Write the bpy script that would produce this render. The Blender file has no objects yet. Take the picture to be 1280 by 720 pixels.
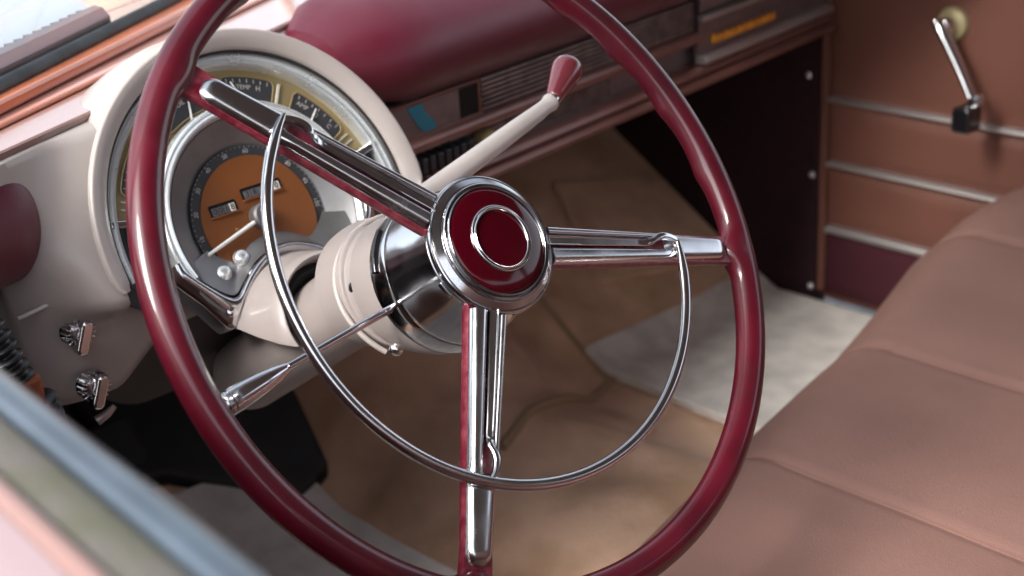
import bpy, bmesh, math, random
from math import sin, cos, pi, radians as R
from mathutils import Vector, Matrix, noise
random.seed(7)
sc = bpy.context.scene
COL = sc.collection

# ------------------------------------------------------------------ helpers
def tag(o, label=None, cat=None, group=None, kind=None):
    if label: o['label'] = label
    if cat: o['category'] = cat
    if group: o['group'] = group
    if kind: o['kind'] = kind
    return o

def empty(name, label, cat, mat=None, group=None):
    o = bpy.data.objects.new(name, None)
    COL.objects.link(o)
    o.empty_display_size = .02
    if mat is not None: o.matrix_world = mat
    return tag(o, label, cat, group)

def mesh(name, vf, mat, parent=None, smooth=True, bevel=0, seg=2, angle=35, label=None, subsurf=0):
    verts, faces = vf
    me = bpy.data.meshes.new(name)
    me.from_pydata([tuple(v) for v in verts], [], faces)
    bm = bmesh.new(); bm.from_mesh(me)
    bmesh.ops.remove_doubles(bm, verts=bm.verts, dist=1e-6)
    bmesh.ops.recalc_face_normals(bm, faces=bm.faces)
    bm.to_mesh(me); bm.free()
    me.materials.append(mat)
    o = bpy.data.objects.new(name, me)
    COL.objects.link(o)
    if parent: o.parent = parent
    if bevel:
        b = o.modifiers.new('edge', 'BEVEL'); b.width = bevel; b.segments = seg; b.limit_method = 'ANGLE'; b.angle_limit = R(40)
    if subsurf:
        s = o.modifiers.new('round', 'SUBSURF'); s.levels = subsurf; s.render_levels = subsurf
    if smooth:
        me.shade_smooth()
        if not subsurf: me.set_sharp_from_angle(angle=R(angle)) if hasattr(me, 'set_sharp_from_angle') else None
    if label: o['label'] = label
    return o

def join(*parts):
    V, F = [], []
    for v, f in parts:
        n = len(V); V += list(v); F += [tuple(i + n for i in q) for q in f]
    return V, F

def xf(vf, M):
    return [M @ Vector(v) for v in vf[0]], vf[1]

def loft(sections, closed=True, caps=True, ring=False):
    n = len(sections[0]); V = [Vector(p) for s in sections for p in s]; F = []
    m = len(sections)
    for i in range(m if ring else m - 1):
        i2 = (i + 1) % m
        for j in range(n if closed else n - 1):
            k = (j + 1) % n
            F.append((i * n + j, i * n + k, i2 * n + k, i2 * n + j))
    if caps and closed and not ring:
        F.append(tuple(range(n))); F.append(tuple((m - 1) * n + j for j in range(n)))
    return V, F

def lathe(prof, seg=96, a0=0, a1=360, capends=False):
    full = abs(a1 - a0) >= 359.9
    k = seg if full else seg + 1
    S = []
    for i in range(k):
        t = R(a0 + (a1 - a0) * i / seg)
        S.append([Vector((r * cos(t), r * sin(t), z)) for r, z in prof])
    V = [p for s in S for p in s]; n = len(prof); F = []
    for i in range(k if full else k - 1):
        i2 = (i + 1) % k
        for j in range(n - 1):
            F.append((i * n + j, i * n + j + 1, i2 * n + j + 1, i2 * n + j))
    if capends and not full:
        F.append(tuple(range(n))); F.append(tuple((k - 1) * n + j for j in range(n)))
    return V, F

def tube(pts, rad, seg=16, caps=True, flat=1.0, up=None):
    pts = [Vector(p) for p in pts]; n = len(pts)
    if not hasattr(rad, '__len__'): rad = [rad] * n
    S = []; prev = None
    for i, p in enumerate(pts):
        t = (pts[min(i + 1, n - 1)] - pts[max(i - 1, 0)]).normalized()
        if prev is None:
            a = Vector(up) if up else (Vector((0, 0, 1)) if abs(t.z) < .9 else Vector((1, 0, 0)))
        else: a = prev
        b = (a - t * a.dot(t)).normalized(); c = t.cross(b); prev = b
        S.append([p + rad[i] * (flat * b * cos(2 * pi * k / seg) + c * sin(2 * pi * k / seg)) for k in range(seg)])
    return loft(S, True, caps)

def box(x0, x1, y0, y1, z0, z1):
    V = [Vector((x, y, z)) for z in (z0, z1) for y in (y0, y1) for x in (x0, x1)]
    return V, [(0, 2, 3, 1), (4, 5, 7, 6), (0, 1, 5, 4), (2, 6, 7, 3), (0, 4, 6, 2), (1, 3, 7, 5)]

def smoothpath(P, n=8):
    P = [Vector(p) for p in P]; out = []
    for i in range(len(P) - 1):
        a, b, c, d = P[max(i - 1, 0)], P[i], P[i + 1], P[min(i + 2, len(P) - 1)]
        for k in range(n):
            t = k / n
            out.append(.5 * ((2 * b) + (c - a) * t + (2 * a - 5 * b + 4 * c - d) * t * t + (3 * b - a - 3 * c + d) * t ** 3))
    out.append(P[-1]); return out

def extr(prof, x0, x1, nx=1, f=None):
    """profile [(y, z)] swept along X, closed outline"""
    S = []
    for i in range(nx + 1):
        x = x0 + (x1 - x0) * i / nx
        S.append([(f(x, y, z) if f else (x, y, z)) for y, z in prof])
    return loft(S, True, True)

def prism(poly, z0, z1):
    """2D outline (x, y) given thickness along local z"""
    return loft([[(x, y, z0) for x, y in poly], [(x, y, z1) for x, y in poly]])

def arcband(r0, r1, a0, a1, z0, z1, seg=24):
    S = []
    for i in range(seg + 1):
        t = R(a0 + (a1 - a0) * i / seg)
        S.append([(r * cos(t), r * sin(t), z) for r, z in ((r0, z0), (r1, z0), (r1, z1), (r0, z1))])
    return loft(S)

def roundrect(cx, cy, w, h, r, n=5):
    P = []
    for sx, sy, a in ((1, 1, 0), (-1, 1, 90), (-1, -1, 180), (1, -1, 270)):
        for k in range(n + 1):
            t = R(a + 90 * k / n)
            P.append((cx + sx * (w / 2 - r) + r * cos(t), cy + sy * (h / 2 - r) + r * sin(t)))
    return P

def text(s, size, M, depth=.0002):
    cu = bpy.data.curves.new('t', 'FONT'); cu.body = s; cu.size = size; cu.extrude = depth
    cu.align_x = 'CENTER'; cu.align_y = 'CENTER'
    ob = bpy.data.objects.new('t', cu); COL.objects.link(ob)
    bpy.context.view_layer.update()
    dg = bpy.context.evaluated_depsgraph_get(); me = bpy.data.meshes.new_from_object(ob.evaluated_get(dg))
    V = [M @ v.co for v in me.vertices]; F = [tuple(p.vertices) for p in me.polygons]
    bpy.data.objects.remove(ob); bpy.data.curves.remove(cu); bpy.data.meshes.remove(me)
    return V, F

# ------------------------------------------------------------------ materials
def mat(name, col, rough=.5, metal=0, coat=0, coat_rough=.05, noise_amt=0, noise_scale=20, bump=0, bump_scale=200,
        rough_var=0, col2=None, sheen=0, spec=.5, pits=0, emit=0, detail=6, stretch=None):
    m = bpy.data.materials.new(name); m.use_nodes = True
    nt = m.node_tree; N = nt.nodes; L = nt.links; b = N['Principled BSDF']
    b.inputs['Base Color'].default_value = (*col, 1); b.inputs['Roughness'].default_value = rough
    b.inputs['Metallic'].default_value = metal; b.inputs['Coat Weight'].default_value = coat
    b.inputs['Coat Roughness'].default_value = coat_rough; b.inputs['Specular IOR Level'].default_value = spec
    if sheen: b.inputs['Sheen Weight'].default_value = sheen
    if emit: b.inputs['Emission Color'].default_value = (*col, 1); b.inputs['Emission Strength'].default_value = emit
    tc = N.new('ShaderNodeTexCoord'); src = tc.outputs['Object']
    if stretch:
        mp = N.new('ShaderNodeMapping'); mp.inputs['Scale'].default_value = stretch; L.new(src, mp.inputs[0]); src = mp.outputs[0]
    def nz(scale, det=detail):
        n = N.new('ShaderNodeTexNoise'); n.inputs['Scale'].default_value = scale; n.inputs['Detail'].default_value = det
        L.new(src, n.inputs['Vector']); return n.outputs['Fac']
    def ramp(f, a, b2):
        r = N.new('ShaderNodeMapRange'); r.inputs[1].default_value = a; r.inputs[2].default_value = b2; r.clamp = True
        L.new(f, r.inputs[0]); return r
    if noise_amt:
        mx = N.new('ShaderNodeMix'); mx.data_type = 'RGBA'
        c2 = col2 or tuple(c * (1 - noise_amt) for c in col)
        mx.inputs['A'].default_value = (*col, 1); mx.inputs['B'].default_value = (*c2, 1)
        rr = ramp(nz(noise_scale), .38, .65); L.new(rr.outputs[0], mx.inputs['Factor'])
        L.new(mx.outputs['Result'], b.inputs['Base Color'])
    if rough_var:
        rr = ramp(nz(noise_scale * 2.3 + 11), .35, .7); rr.inputs[3].default_value = rough; rr.inputs[4].default_value = rough + rough_var
        L.new(rr.outputs[0], b.inputs['Roughness'])
    hs = []
    if bump:
        bp = N.new('ShaderNodeBump'); bp.inputs['Strength'].default_value = bump; bp.inputs['Distance'].default_value = .001
        L.new(nz(bump_scale, 3), bp.inputs['Height']); L.new(bp.outputs[0], b.inputs['Normal'])
    if pits:
        vo = N.new('ShaderNodeTexNoise'); vo.inputs['Scale'].default_value = 1500; vo.inputs['Detail'].default_value = 3; L.new(src, vo.inputs['Vector'])
        big = ramp(nz(48), .42, .62)
        r2 = ramp(vo.outputs['Fac'], .52, .62)
        mu = N.new('ShaderNodeMath'); mu.operation = 'MULTIPLY'; L.new(big.outputs[0], mu.inputs[0]); L.new(r2.outputs[0], mu.inputs[1])
        mx = N.new('ShaderNodeMix'); mx.data_type = 'RGBA'; mx.inputs['A'].default_value = (*col, 1)
        mx.inputs['B'].default_value = (col[0] * .35, col[1] * .33, col[2] * .32, 1)
        m3 = N.new('ShaderNodeMath'); m3.operation = 'MULTIPLY'; m3.inputs[1].default_value = pits; L.new(mu.outputs[0], m3.inputs[0])
        L.new(m3.outputs[0], mx.inputs['Factor']); L.new(mx.outputs['Result'], b.inputs['Base Color'])
        m4 = N.new('ShaderNodeMath'); m4.operation = 'MULTIPLY_ADD'; m4.inputs[1].default_value = .35; m4.inputs[2].default_value = rough
        rv = ramp(nz(38), .42, .75); rv.inputs[4].default_value = .5
        ad = N.new('ShaderNodeMath'); ad.operation = 'MAXIMUM'; L.new(m3.outputs[0], ad.inputs[0]); L.new(rv.outputs[0], ad.inputs[1])
        L.new(ad.outputs[0], m4.inputs[0]); L.new(m4.outputs[0], b.inputs['Roughness'])
    return m

CHROME = mat('chrome', (.64, .64, .66), .15, 1, pits=.38)
CHROME_CLEAN = mat('polished_chrome', (.66, .66, .68), .10, 1, rough_var=.06, noise_scale=30)
CHROME_SATIN = mat('satin_chrome', (.88, .90, .91), .27, .75, rough_var=.03)
SATIN_DARK = mat('worn_trim_metal', (.55, .48, .47), .48, 1, noise_amt=.4, noise_scale=60)
RIMRED = mat('burgundy_rim_plastic', (.085, .0010, .010), .42, 0, spec=.3, coat=.75, coat_rough=.07, noise_amt=.35, noise_scale=25, rough_var=.15, bump=.04, bump_scale=400)
SPOKERED = mat('burgundy_spoke_paint', (.105, .002, .013), .4, 0, coat=.4, coat_rough=.2, noise_amt=.95, noise_scale=170, col2=(.20, .03, .045), bump=.5, bump_scale=500)
CAPRED = mat('burgundy_enamel', (.038, .0001, .0030), .10, 0, spec=.42)
KNOBRED = mat('burgundy_knob_plastic', (.17, .028, .038), .2, 0, coat=.8)
PADRED = mat('burgundy_padded_vinyl', (.090, .003, .015), .42, 0, coat=.28, coat_rough=.36, bump=.25, bump_scale=900, rough_var=.1)
BEIGE = mat('beige_metallic_paint', (.42, .36, .34), .38, .0, coat=.3, coat_rough=.2, noise_amt=.12, noise_scale=14, rough_var=.1)
LEVER = mat('cream_lever_paint', (.55, .485, .455), .35, 0, coat=.3, noise_amt=.1, noise_scale=40)
CORAL = mat('coral_shelf_paint', (.62, .17, .07), .22, 0, coat=1, coat_rough=.1, noise_amt=.2, noise_scale=9)
DASHWOOD = mat('brown_dash_paint', (.22, .095, .078), .34, .35, coat=.3, coat_rough=.2, noise_amt=.15, noise_scale=30)
DASHGREY = mat('dark_dash_metal', (.27, .21, .21), .42, .7, noise_amt=.2, noise_scale=50)
BLACK = mat('black_rubber', (.012, .012, .014), .45, noise_amt=.3, rough_var=.15)
DOORTRIM = mat('door_trim_metal', (.62, .58, .57), .42, .9)
CHROME_PITTED = mat('pitted_chrome', (.54, .54, .56), .11, 1, pits=.45)
GRILLEBACK = mat('grille_backing', (.014, .009, .009), .7, spec=.2)
GLOSSBLACK = mat('gloss_black', (.008, .008, .01), .15, coat=.6)
GREYPANEL = mat('slate_panel', (.08, .083, .092), .35, .6, noise_amt=.3, noise_scale=40)
GOLD = mat('gold_dial_face', (.30, .23, .12), .4, .35, noise_amt=.3, noise_scale=40, col2=(.30, .22, .10))
ORANGE = mat('copper_dial_face', (.34, .115, .036), .35, .55, noise_amt=.35, noise_scale=12, col2=(.26, .095, .040))
DIALGREY = mat('silver_dial_cone', (.27, .26, .265), .42, .75, noise_amt=.25, noise_scale=25)
BANDBLACK = mat('dial_band', (.03, .03, .035), .5)
CREAM = mat('cream_marking', (.55, .50, .42), .5)
NUMERAL = mat('dial_numerals', (.36, .33, .32), .5)
WHITEDRUM = mat('odometer_drum', (.72, .68, .62), .5)
NEEDLE = mat('needle_paint', (.72, .70, .68), .35)
TEAL = mat('teal_patch_paint', (.02, .20, .29), .4)
AMBER = mat('amber_lens', (.90, .38, .03), .3, coat=.5, noise_amt=.5, noise_scale=90, col2=(.62, .20, .02))
SEAT = mat('salmon_brown_vinyl', (.275, .150, .122), .55, 0, bump=.55, bump_scale=700, noise_amt=.13, noise_scale=6, rough_var=.12, spec=.4)
DOORVINYL = mat('brown_door_vinyl', (.150, .058, .041), .55, 0, bump=.3, bump_scale=1200, noise_amt=.12, noise_scale=7, spec=.35)
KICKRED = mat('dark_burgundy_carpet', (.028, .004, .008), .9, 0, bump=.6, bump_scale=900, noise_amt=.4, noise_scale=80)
CARPET = mat('brown_carpet', (.82, .54, .38), .95, 0, bump=1, bump_scale=300, noise_amt=.42, noise_scale=11, detail=13, sheen=.15, spec=.1, col2=(.54, .33, .21))
MAT = mat('light_floor_mat', (.84, .78, .73), .95, 0, bump=1, bump_scale=320, noise_amt=.22, noise_scale=26, detail=13, sheen=.2, spec=.1)
PIPING = mat('tan_piping', (.40, .28, .18), .8)
PINKPAINT = mat('pale_pink_body_paint', (.29, .205, .21), .2, 0, coat=1, coat_rough=.06, noise_amt=.08, noise_scale=4)
SALMONPAINT = mat('salmon_edge_paint', (.24, .135, .115), .3, 0, coat=.6, coat_rough=.15)
HOODPAINT = mat('pale_hood_paint', (.22, .27, .30), .15, 0, coat=1, coat_rough=.03)
FELT = mat('grey_window_felt', (.12, .112, .10), .95, 0, bump=1, bump_scale=600, noise_amt=.35, noise_scale=60, col2=(.10, .10, .07))
SILLBLUE = mat('blue_grey_sill_trim', (.085, .115, .15), .28, .35, coat=.5, coat_rough=.2, noise_amt=.3, noise_scale=25)
HEADLINER = mat('grey_headliner', (.30, .285, .27), .95, noise_amt=.1)
ASPHALT = mat('asphalt', (.075, .075, .08), .9, noise_amt=.4, noise_scale=30, bump=1, bump_scale=150)
STEEL = mat('bright_screw_steel', (.8, .8, .8), .2, 1)

def glass_mat():
    m = bpy.data.materials.new('windshield_glass'); m.use_nodes = True
    N = m.node_tree.nodes; L = m.node_tree.links; N.clear()
    out = N.new('ShaderNodeOutputMaterial'); tr = N.new('ShaderNodeBsdfTransparent'); gl = N.new('ShaderNodeBsdfGlossy')
    tr.inputs[0].default_value = (.95, .97, .97, 1); gl.inputs['Roughness'].default_value = .02
    lw = N.new('ShaderNodeLayerWeight'); lw.inputs[0].default_value = .25
    fr = N.new('ShaderNodeMapRange'); fr.inputs[1].default_value = .3; fr.inputs[3].default_value = .03; fr.inputs[4].default_value = .45; L.new(lw.outputs['Facing'], fr.inputs[0])
    mx = N.new('ShaderNodeMixShader'); L.new(fr.outputs[0], mx.inputs[0]); L.new(tr.outputs[0], mx.inputs[1]); L.new(gl.outputs[0], mx.inputs[2])
    L.new(mx.outputs[0], out.inputs[0]); return m
GLASS = glass_mat()

# ------------------------------------------------------------------ frames (world: X = car's right, Y = forward, Z = up; wheel centre at 0)
AX = Vector((0, -.82904, .55919)); XX = Vector((1, 0, 0)); YU = AX.cross(XX).normalized()
COLM = Matrix(((1, YU.x, AX.x, 0), (0, YU.y, AX.y, 0), (0, YU.z, AX.z, 0), (0, 0, 0, 1)))
WHEELM = COLM @ Matrix.Rotation(R(-32.5), 4, 'Z')
CT = R(26.9)
CN = Vector((0, -cos(CT), sin(CT))); CU = Vector((0, sin(CT), cos(CT)))
CLM = Matrix(((1, CU.x, CN.x, 0), (0, CU.y, CN.y, .229), (0, CU.z, CN.z, -.0257), (0, 0, 0, 1)))

# ================================================================== STEERING WHEEL
W = empty('steering_wheel', 'burgundy three-spoke steering wheel with chrome spokes and half-circle horn ring', 'steering wheel', WHEELM)
RR, RHO = .2148, .0099
def rim():
    S = []
    NA, NP = 288, 32
    for i in range(NA):
        t = 2 * pi * i / NA; deg = math.degrees(t) % 360
        fair = 0
        for c in (14.5, 165.5, 270):
            d = abs((deg - c + 180) % 360 - 180)
            fair = max(fair, (.4 if c == 165.5 else 1) * math.exp(-(d / 3.1) ** 2.6))
        grip = 0
        for lo, hi in ((24, 84), (96, 156)):
            if lo < deg < hi:
                w = min(1, (deg - lo) / 5, (hi - deg) / 5)
                grip = w * (1 - abs(sin(pi * (deg - 31.0) / 14.3)) ** .8)
        ring = []
        for j in range(NP):
            p = 2 * pi * j / NP      # 0 = outward, 90 = towards driver
            r = RHO
            pd = math.degrees(p)
            r *= 1 + .045 * (1 / (1 + math.exp(-(pd - 128) / 3)) - 1 / (1 + math.exp(-(pd - 236) / 3)))   # moulded step on the inner side
            inner = max(0, -cos(p))
            back = max(0, cos(p - R(212)))
            r += .0025 * grip * back ** 5
            r += .0078 * fair * inner ** 2.6
            ring.append(((RR + r * cos(p)) * cos(t), (RR + r * cos(p)) * sin(t), r * sin(p) * .97))
        S.append(ring)
    return loft(S, True, False, ring=True)
mesh('rim', rim(), RIMRED, W, angle=60)

def lerp(a, b, t): return a + (b - a) * t
def spoke(deg, sgn, name='spoke'):
    """sgn=+1 puts the broad ridge on the clockwise side"""
    t = R(deg); er = Vector((cos(t), sin(t), 0)); et = Vector((-sin(t), cos(t), 0)) * sgn; ez = Vector((0, 0, 1))
    P = lambda r, u, z: er * r + et * u + ez * z
    # half width and height along the spoke
    def hw(r): return lerp(.0128, .0080, max(0, min(1, (r - .04) / .16)))
    def hz(r): return lerp(.0075, .0045, (r - .04) / .16)
    sp = bpy.data.objects.new(name, None); COL.objects.link(sp); sp.parent = W; sp.empty_display_size = .01
    # burgundy body under the chrome
    S = []
    for i in range(33):
        r = lerp(.034, .209, i / 32); w = hw(r) * 1.0; z = hz(r)
        dep = lerp(.0150, .0105, i / 32)
        if i > 28: w *= 1 + (i - 28) * .05
        prof = [(-w - .0006, z - .0005), (-w - .0014, z - .003), (-w - .0010, z - .3 * dep - .003), (-w * .72, z - dep), (0, z - dep * 1.12), (w * .72, z - dep), (w + .0010, z - .3 * dep - .003), (w + .0014, z - .003), (w + .0006, z - .0005)]
        S.append([P(r, u, zz) for u, zz in prof])
    body = mesh(name, loft(S), SPOKERED, W, angle=50)
    bpy.data.objects.remove(sp)
    body.name = 'spoke'
    # chrome cap: inner part (two ridges and a trough), outer part a full convex plate
    NU = 44
    S = []
    rs = [.0445 + (.1965 - .0445) * i / 84 for i in range(85)]
    for r in rs:
        w = hw(r); z0 = hz(r)
        b = max(0, min(1, (r - .137) / .012)); b = b * b * (3 - 2 * b)   # blend: trough -> plate
        endf = max(0, (r - .1885) / .0080)
        drop = .0042 * endf ** 2.2
        we = w * (1 - .22 * endf ** 2)
        row = []
        for k in range(NU + 1):
            q = -1 + 2 * k / NU; u = q * we
            # plate profile: flat centre, rolled edges
            zp = .0035 * (1 - abs(q) ** 5) + .0008 * (1 - q * q)
            # trough profile
            if q < -.05:
                s = (q + .525) / .475; zi = .0048 * max(0, 1 - abs(s) ** 3.2)
            elif q < .50: zi = -.0032
            else:
                s = (q - .75) / .25; zi = .0040 * max(0, 1 - abs(s) ** 3)
            # pocket where the horn ring strap curls up
            zz = zi * (1 - b) + zp * b
            row.append(P(r, u, z0 + zz - drop))
        row += [P(r, we, z0 - .006 - drop * .3), P(r, -we, z0 - .006 - drop * .3)]
        S.append(row)
    mesh('chrome_cap', loft(S), CHROME, body, angle=42)
    return P, hz
spokes = {}
for deg, sgn in ((270, 1), (14.5, 1), (165.5, -1)):
    spokes[deg] = (spoke(deg, sgn), sgn)

# horn ring with its three straps
HR, HZ = .1490, .0125
S = []
n = 120
pts, rad = [], []
for i in range(n + 1):
    a = lerp(165.5 + 2.6, 374.5 - 1.0 + 2.0, i / n)
    pts.append((HR * cos(R(a)), HR * sin(R(a)), HZ - .0008))
    e = min(i, n - i) / 5
    rad.append(.0035 * min(1, .35 + .65 * e))
# the left end rises to a point over its spoke: shift range so both ends land on the spokes
pts, rad = [], []
A0, A1 = 163.4, 375.6
for i in range(n + 1):
    a = lerp(A0, A1, i / n)
    pts.append((HR * cos(R(a)), HR * sin(R(a)), HZ - .0008))
    rad.append(.0036 * min(1, .45 + .55 * min(i, n - i) / 5))
hr = mesh('horn_ring', tube(pts, rad, 20, up=(0, 0, 1)), CHROME_CLEAN, W)
for deg in spokes:
    (P, hz), sgn = spokes[deg]
    u0 = .0026
    # flat strap lying in the trough
    path, hwid = [], []
    for r, u, z, w in ((.040, u0, .0030, .0031), (.06, u0, .0030, .0031), (.09, u0, .0030, .0029), (.112, u0 * .95, .0030, .0026), (.122, u0 * .9, .0032, .0025),
                       (.127, u0 + .0004, .0045, .0024), (.131, u0 + .0022, .0062, .0023), (.136, u0 + .0034, .0068, .0022), (.142, u0 + .0028, .0066, .0022), (.1475, u0 + .0010, .0060, .0022)):
        path.append((r, u, hz(min(r, .2)) + z)); hwid.append(w)
    pp = smoothpath([Vector(p) for p in path], 6)
    S = []
    for i, q in enumerate(pp):
        f = i / (len(pp) - 1) * (len(hwid) - 1); k = min(int(f), len(hwid) - 2); w = lerp(hwid[k], hwid[k + 1], f - k)
        lip = .0009; rnd = max(0, min(1, (q.x - .118) / .008))
        prof = [(-w, -.0016), (-w, lip * .6), (-w * .86, lip), (-w * .70, lip), (-w * .60, lerp(.0001, lip * 1.5, rnd)), (0, lerp(.0001, lip * 2.0, rnd)), (w * .60, lerp(.0001, lip * 1.5, rnd)), (w * .70, lip), (w * .86, lip), (w, lip * .6), (w, -.0016)]
        S.append([P(q.x, q.y + a, q.z + b) for a, b in prof])
    mesh('strap', loft(S), CHROME_CLEAN, hr, angle=40)

# hub: chrome bell, stepped ring and enamelled medallion
hub = mesh('hub', lathe([(.0, .004), (.040, .004), (.0435, .003), (.0440, -.001), (.0452, -.008), (.0468, -.016), (.0484, -.024), (.0497, -.0315), (.0502, -.0338),
                         (.0502, -.0346), (.0498, -.0350), (.0500, -.0354), (.0507, -.0400), (.0514, -.047), (.0516, -.0505), (.0510, -.0515), (.0440, -.0516), (.0, -.0516)], 128), CHROME_CLEAN, W)
mesh('bezel_ring', lathe([(.030, .0045), (.0418, .0048), (.0436, .0056), (.0444, .0068), (.0447, .0082), (.0446, .0096), (.0441, .0106), (.0436, .0110), (.0431, .0109), (.0428, .0104), (.0426, .0106),
                          (.0424, .0112), (.0386, .0137), (.0384, .0132), (.0381, .0132), (.0379, .0146), (.0376, .0157), (.0371, .0163), (.0366, .0161), (.0363, .0152), (.0361, .0144), (.0358, .0144), (.0356, .0156), (.0353, .0167), (.0348, .0174),
                          (.0343, .0174), (.0339, .0169), (.0337, .0162), (.030, .0160)], 160), CHROME_PITTED, hub, angle=24)
mesh('medallion', lathe([(.0, .0206), (.010, .0205), (.018, .0201), (.0195, .0199), (.026, .0190), (.031, .0178), (.0334, .0168), (.0338, .0160), (.0338, .015)], 128), CAPRED, hub, angle=60)
mesh('medallion_ring', lathe([(.0180, .0196), (.0181, .0212), (.0185, .0219), (.0190, .0221), (.0194, .0217), (.0197, .0213), (.0201, .0214), (.0206, .0217), (.0211, .0214), (.0214, .0206), (.0215, .0196)], 128), CHROME_CLEAN, hub, angle=60)
# three small keeper plates between the spokes
for c in (270 + 36, 14.5 + 38, 270 - 38):
    mesh('keeper', arcband(.0395, .0450, c - 7, c + 7, .0010, .0046, 8), CHROME, hub, bevel=.0004)

# ================================================================== STEERING COLUMN
SC = empty('steering_column', 'beige steering column behind the wheel hub with turn-signal and gear levers', 'steering column', COLM)
def zs(s): return -s
def bend(vf):
    out = []
    for v in vf[0]:
        v = Vector(v); t = max(0, min(1, (-v.z - .052) / .07)); t = t * t * (3 - 2 * t)
        if v.y < 0: v.y *= 1 - .17 * t
        v.y += .0150 * t
        out.append(v)
    return out, vf[1]
jp = [(.0445, -.0518), (.0492, -.0520), (.0500, -.056), (.0500, -.074), (.0496, -.0765), (.0470, -.0772), (.0462, -.0785), (.0462, -.0860), (.0468, -.0872),
      (.0486, -.0880), (.0492, -.0890), (.0494, -.0910), (.0485, -.1080), (.0472, -.1210), (.0450, -.1235), (.0385, -.1255), (.0350, -.1275), (.0335, -.132), (.0325, -.150), (.0315, -.33), (.0, -.33)]
jq = []
for (a, b), (c, d) in zip(jp, jp[1:]):
    k = max(1, int(abs(d - b) / .006)); jq += [(lerp(a, c, i / k), lerp(b, d, i / k)) for i in range(k)]
jq.append(jp[-1])
jack = mesh('column_jacket', bend(lathe(jq, 96)), BEIGE, SC, angle=30)
# bright rolled lip that rises round the lever boss
lp = []
for i in range(41):
    a = R(60 + 160 * i / 40); r = .0497
    lp.append(((r + .0012) * cos(a), (r + .0012) * sin(a) + .005, -.0850 - .009 * cos(a - R(150)) ** 2))
mesh('rolled_lip', tube(lp, .0019, 12), LEVER, jack)
mesh('lever_boss', xf(lathe([(.0, .008), (.010, .008), (.0125, .005), (.0135, -.004), (.0145, -.014)], 32), Matrix.Translation((.040, .018, -.068)) @ Matrix.Rotation(R(66), 4, 'Y')), BEIGE, jack)
def on_jacket(ang, z, r): return Vector((r * cos(R(ang)), r * sin(R(ang)), z))
def bolt(ang, z, r, size, m=STEEL):
    d = on_jacket(ang, 0, 1); M = Matrix.Translation(on_jacket(ang, z, r)) @ d.to_track_quat('Z', 'Y').to_matrix().to_4x4()
    return mesh('screw', xf(lathe([(0, size * .62), (size * .35, size * .58), (size * .75, size * .38), (size, 0), (size, -.002)], 24), M), m, jack)
bolt(219, -.0790, .0478, .0046)
bolt(157, -.0825, .0470, .0040, GLOSSBLACK)
# black slot the turn lever comes out of
slot = []
for i in range(17):
    a = R(145.5 + (i - 8) * 2.0); slot.append((.0512 * cos(a), .0512 * sin(a), -.0440))
mesh('lever_slot', tube(slot, .0026, 12, flat=1), GLOSSBLACK, SC)
def colpt(w): return COLM.inverted() @ Vector(w)
t0, t1, t2 = colpt((-.0400, .0336, -.0305)), colpt((-.1336, .0280, -.0390)), colpt((-.1815, .0243, -.0447))
tl = mesh('turn_signal_lever', tube([t0, t0.lerp(t1, .5), t1], [.0026, .0025, .0022], 16), CHROME_CLEAN, SC)
d = (t2 - t1); L_ = d.length
TM = Matrix.Translation(t1) @ d.to_track_quat('Z', 'Y').to_matrix().to_4x4()
mesh('handle', xf(lathe([(.0, -.001), (.0025, -.001), (.0032, .0004), (.0034, .002), (.0052, L_ * .18), (.0066, L_ * .40), (.0074, L_ * .62), (.0077, L_ * .80), (.0076, L_ * .88), (.0071, L_ * .89), (.0071, L_ * .905),
                         (.0076, L_ * .91), (.0076, L_ * .94), (.0071, L_ * .945), (.0071, L_ * .96), (.0074, L_ * .97), (.0069, L_ * .99), (.0052, L_), (.0, L_)], 40), TM), CHROME_CLEAN, tl, angle=30)
g0, g1 = colpt((.0040, .0850, .0020)), colpt((.1700, .1083, .0350))
gp = smoothpath([g0, g0.lerp(g1, .35), g0.lerp(g1, .72), g0.lerp(g1, .93), colpt((.1735, .1088, .0368))], 6)
gr = []
for i in range(len(gp)):
    f = i / (len(gp) - 1); gr.append(lerp(.0088, .0054, min(1, f * 1.15)) + .0014 * math.exp(-((f - .93) / .06) ** 2) - (.002 if f > .985 else 0))
gl = mesh('gear_lever', tube(gp, gr, 28), LEVER, SC)
k0, k1 = colpt((.1722, .1085, .0362)), colpt((.2062, .1208, .0560)); d = k1 - k0; KL = d.length
KM = Matrix.Translation(k0) @ d.to_track_quat('Z', 'Y').to_matrix().to_4x4()
mesh('collar', xf(lathe([(0, -.002), (.0052, -.002), (.0058, -.001), (.0058, .0025), (.0048, .0036), (0, .0036)], 32), KM), CHROME_CLEAN, gl)
mesh('knob', xf(lathe([(0, .0030), (.0052, .0031), (.0060, .0050), (.0076, KL * .30), (.0097, KL * .52), (.0113, KL * .70), (.0118, KL * .80), (.0112, KL * .90), (.0090, KL * .97), (.0050, KL * 1.0), (0, KL * 1.01)], 40), KM), KNOBRED, gl, angle=70)

# ================================================================== INSTRUMENT CLUSTER
IC = empty('instrument_cluster', 'round instrument cluster with copper speedometer and gauge arc in a beige hood behind the wheel', 'instrument cluster', CLM)
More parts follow.
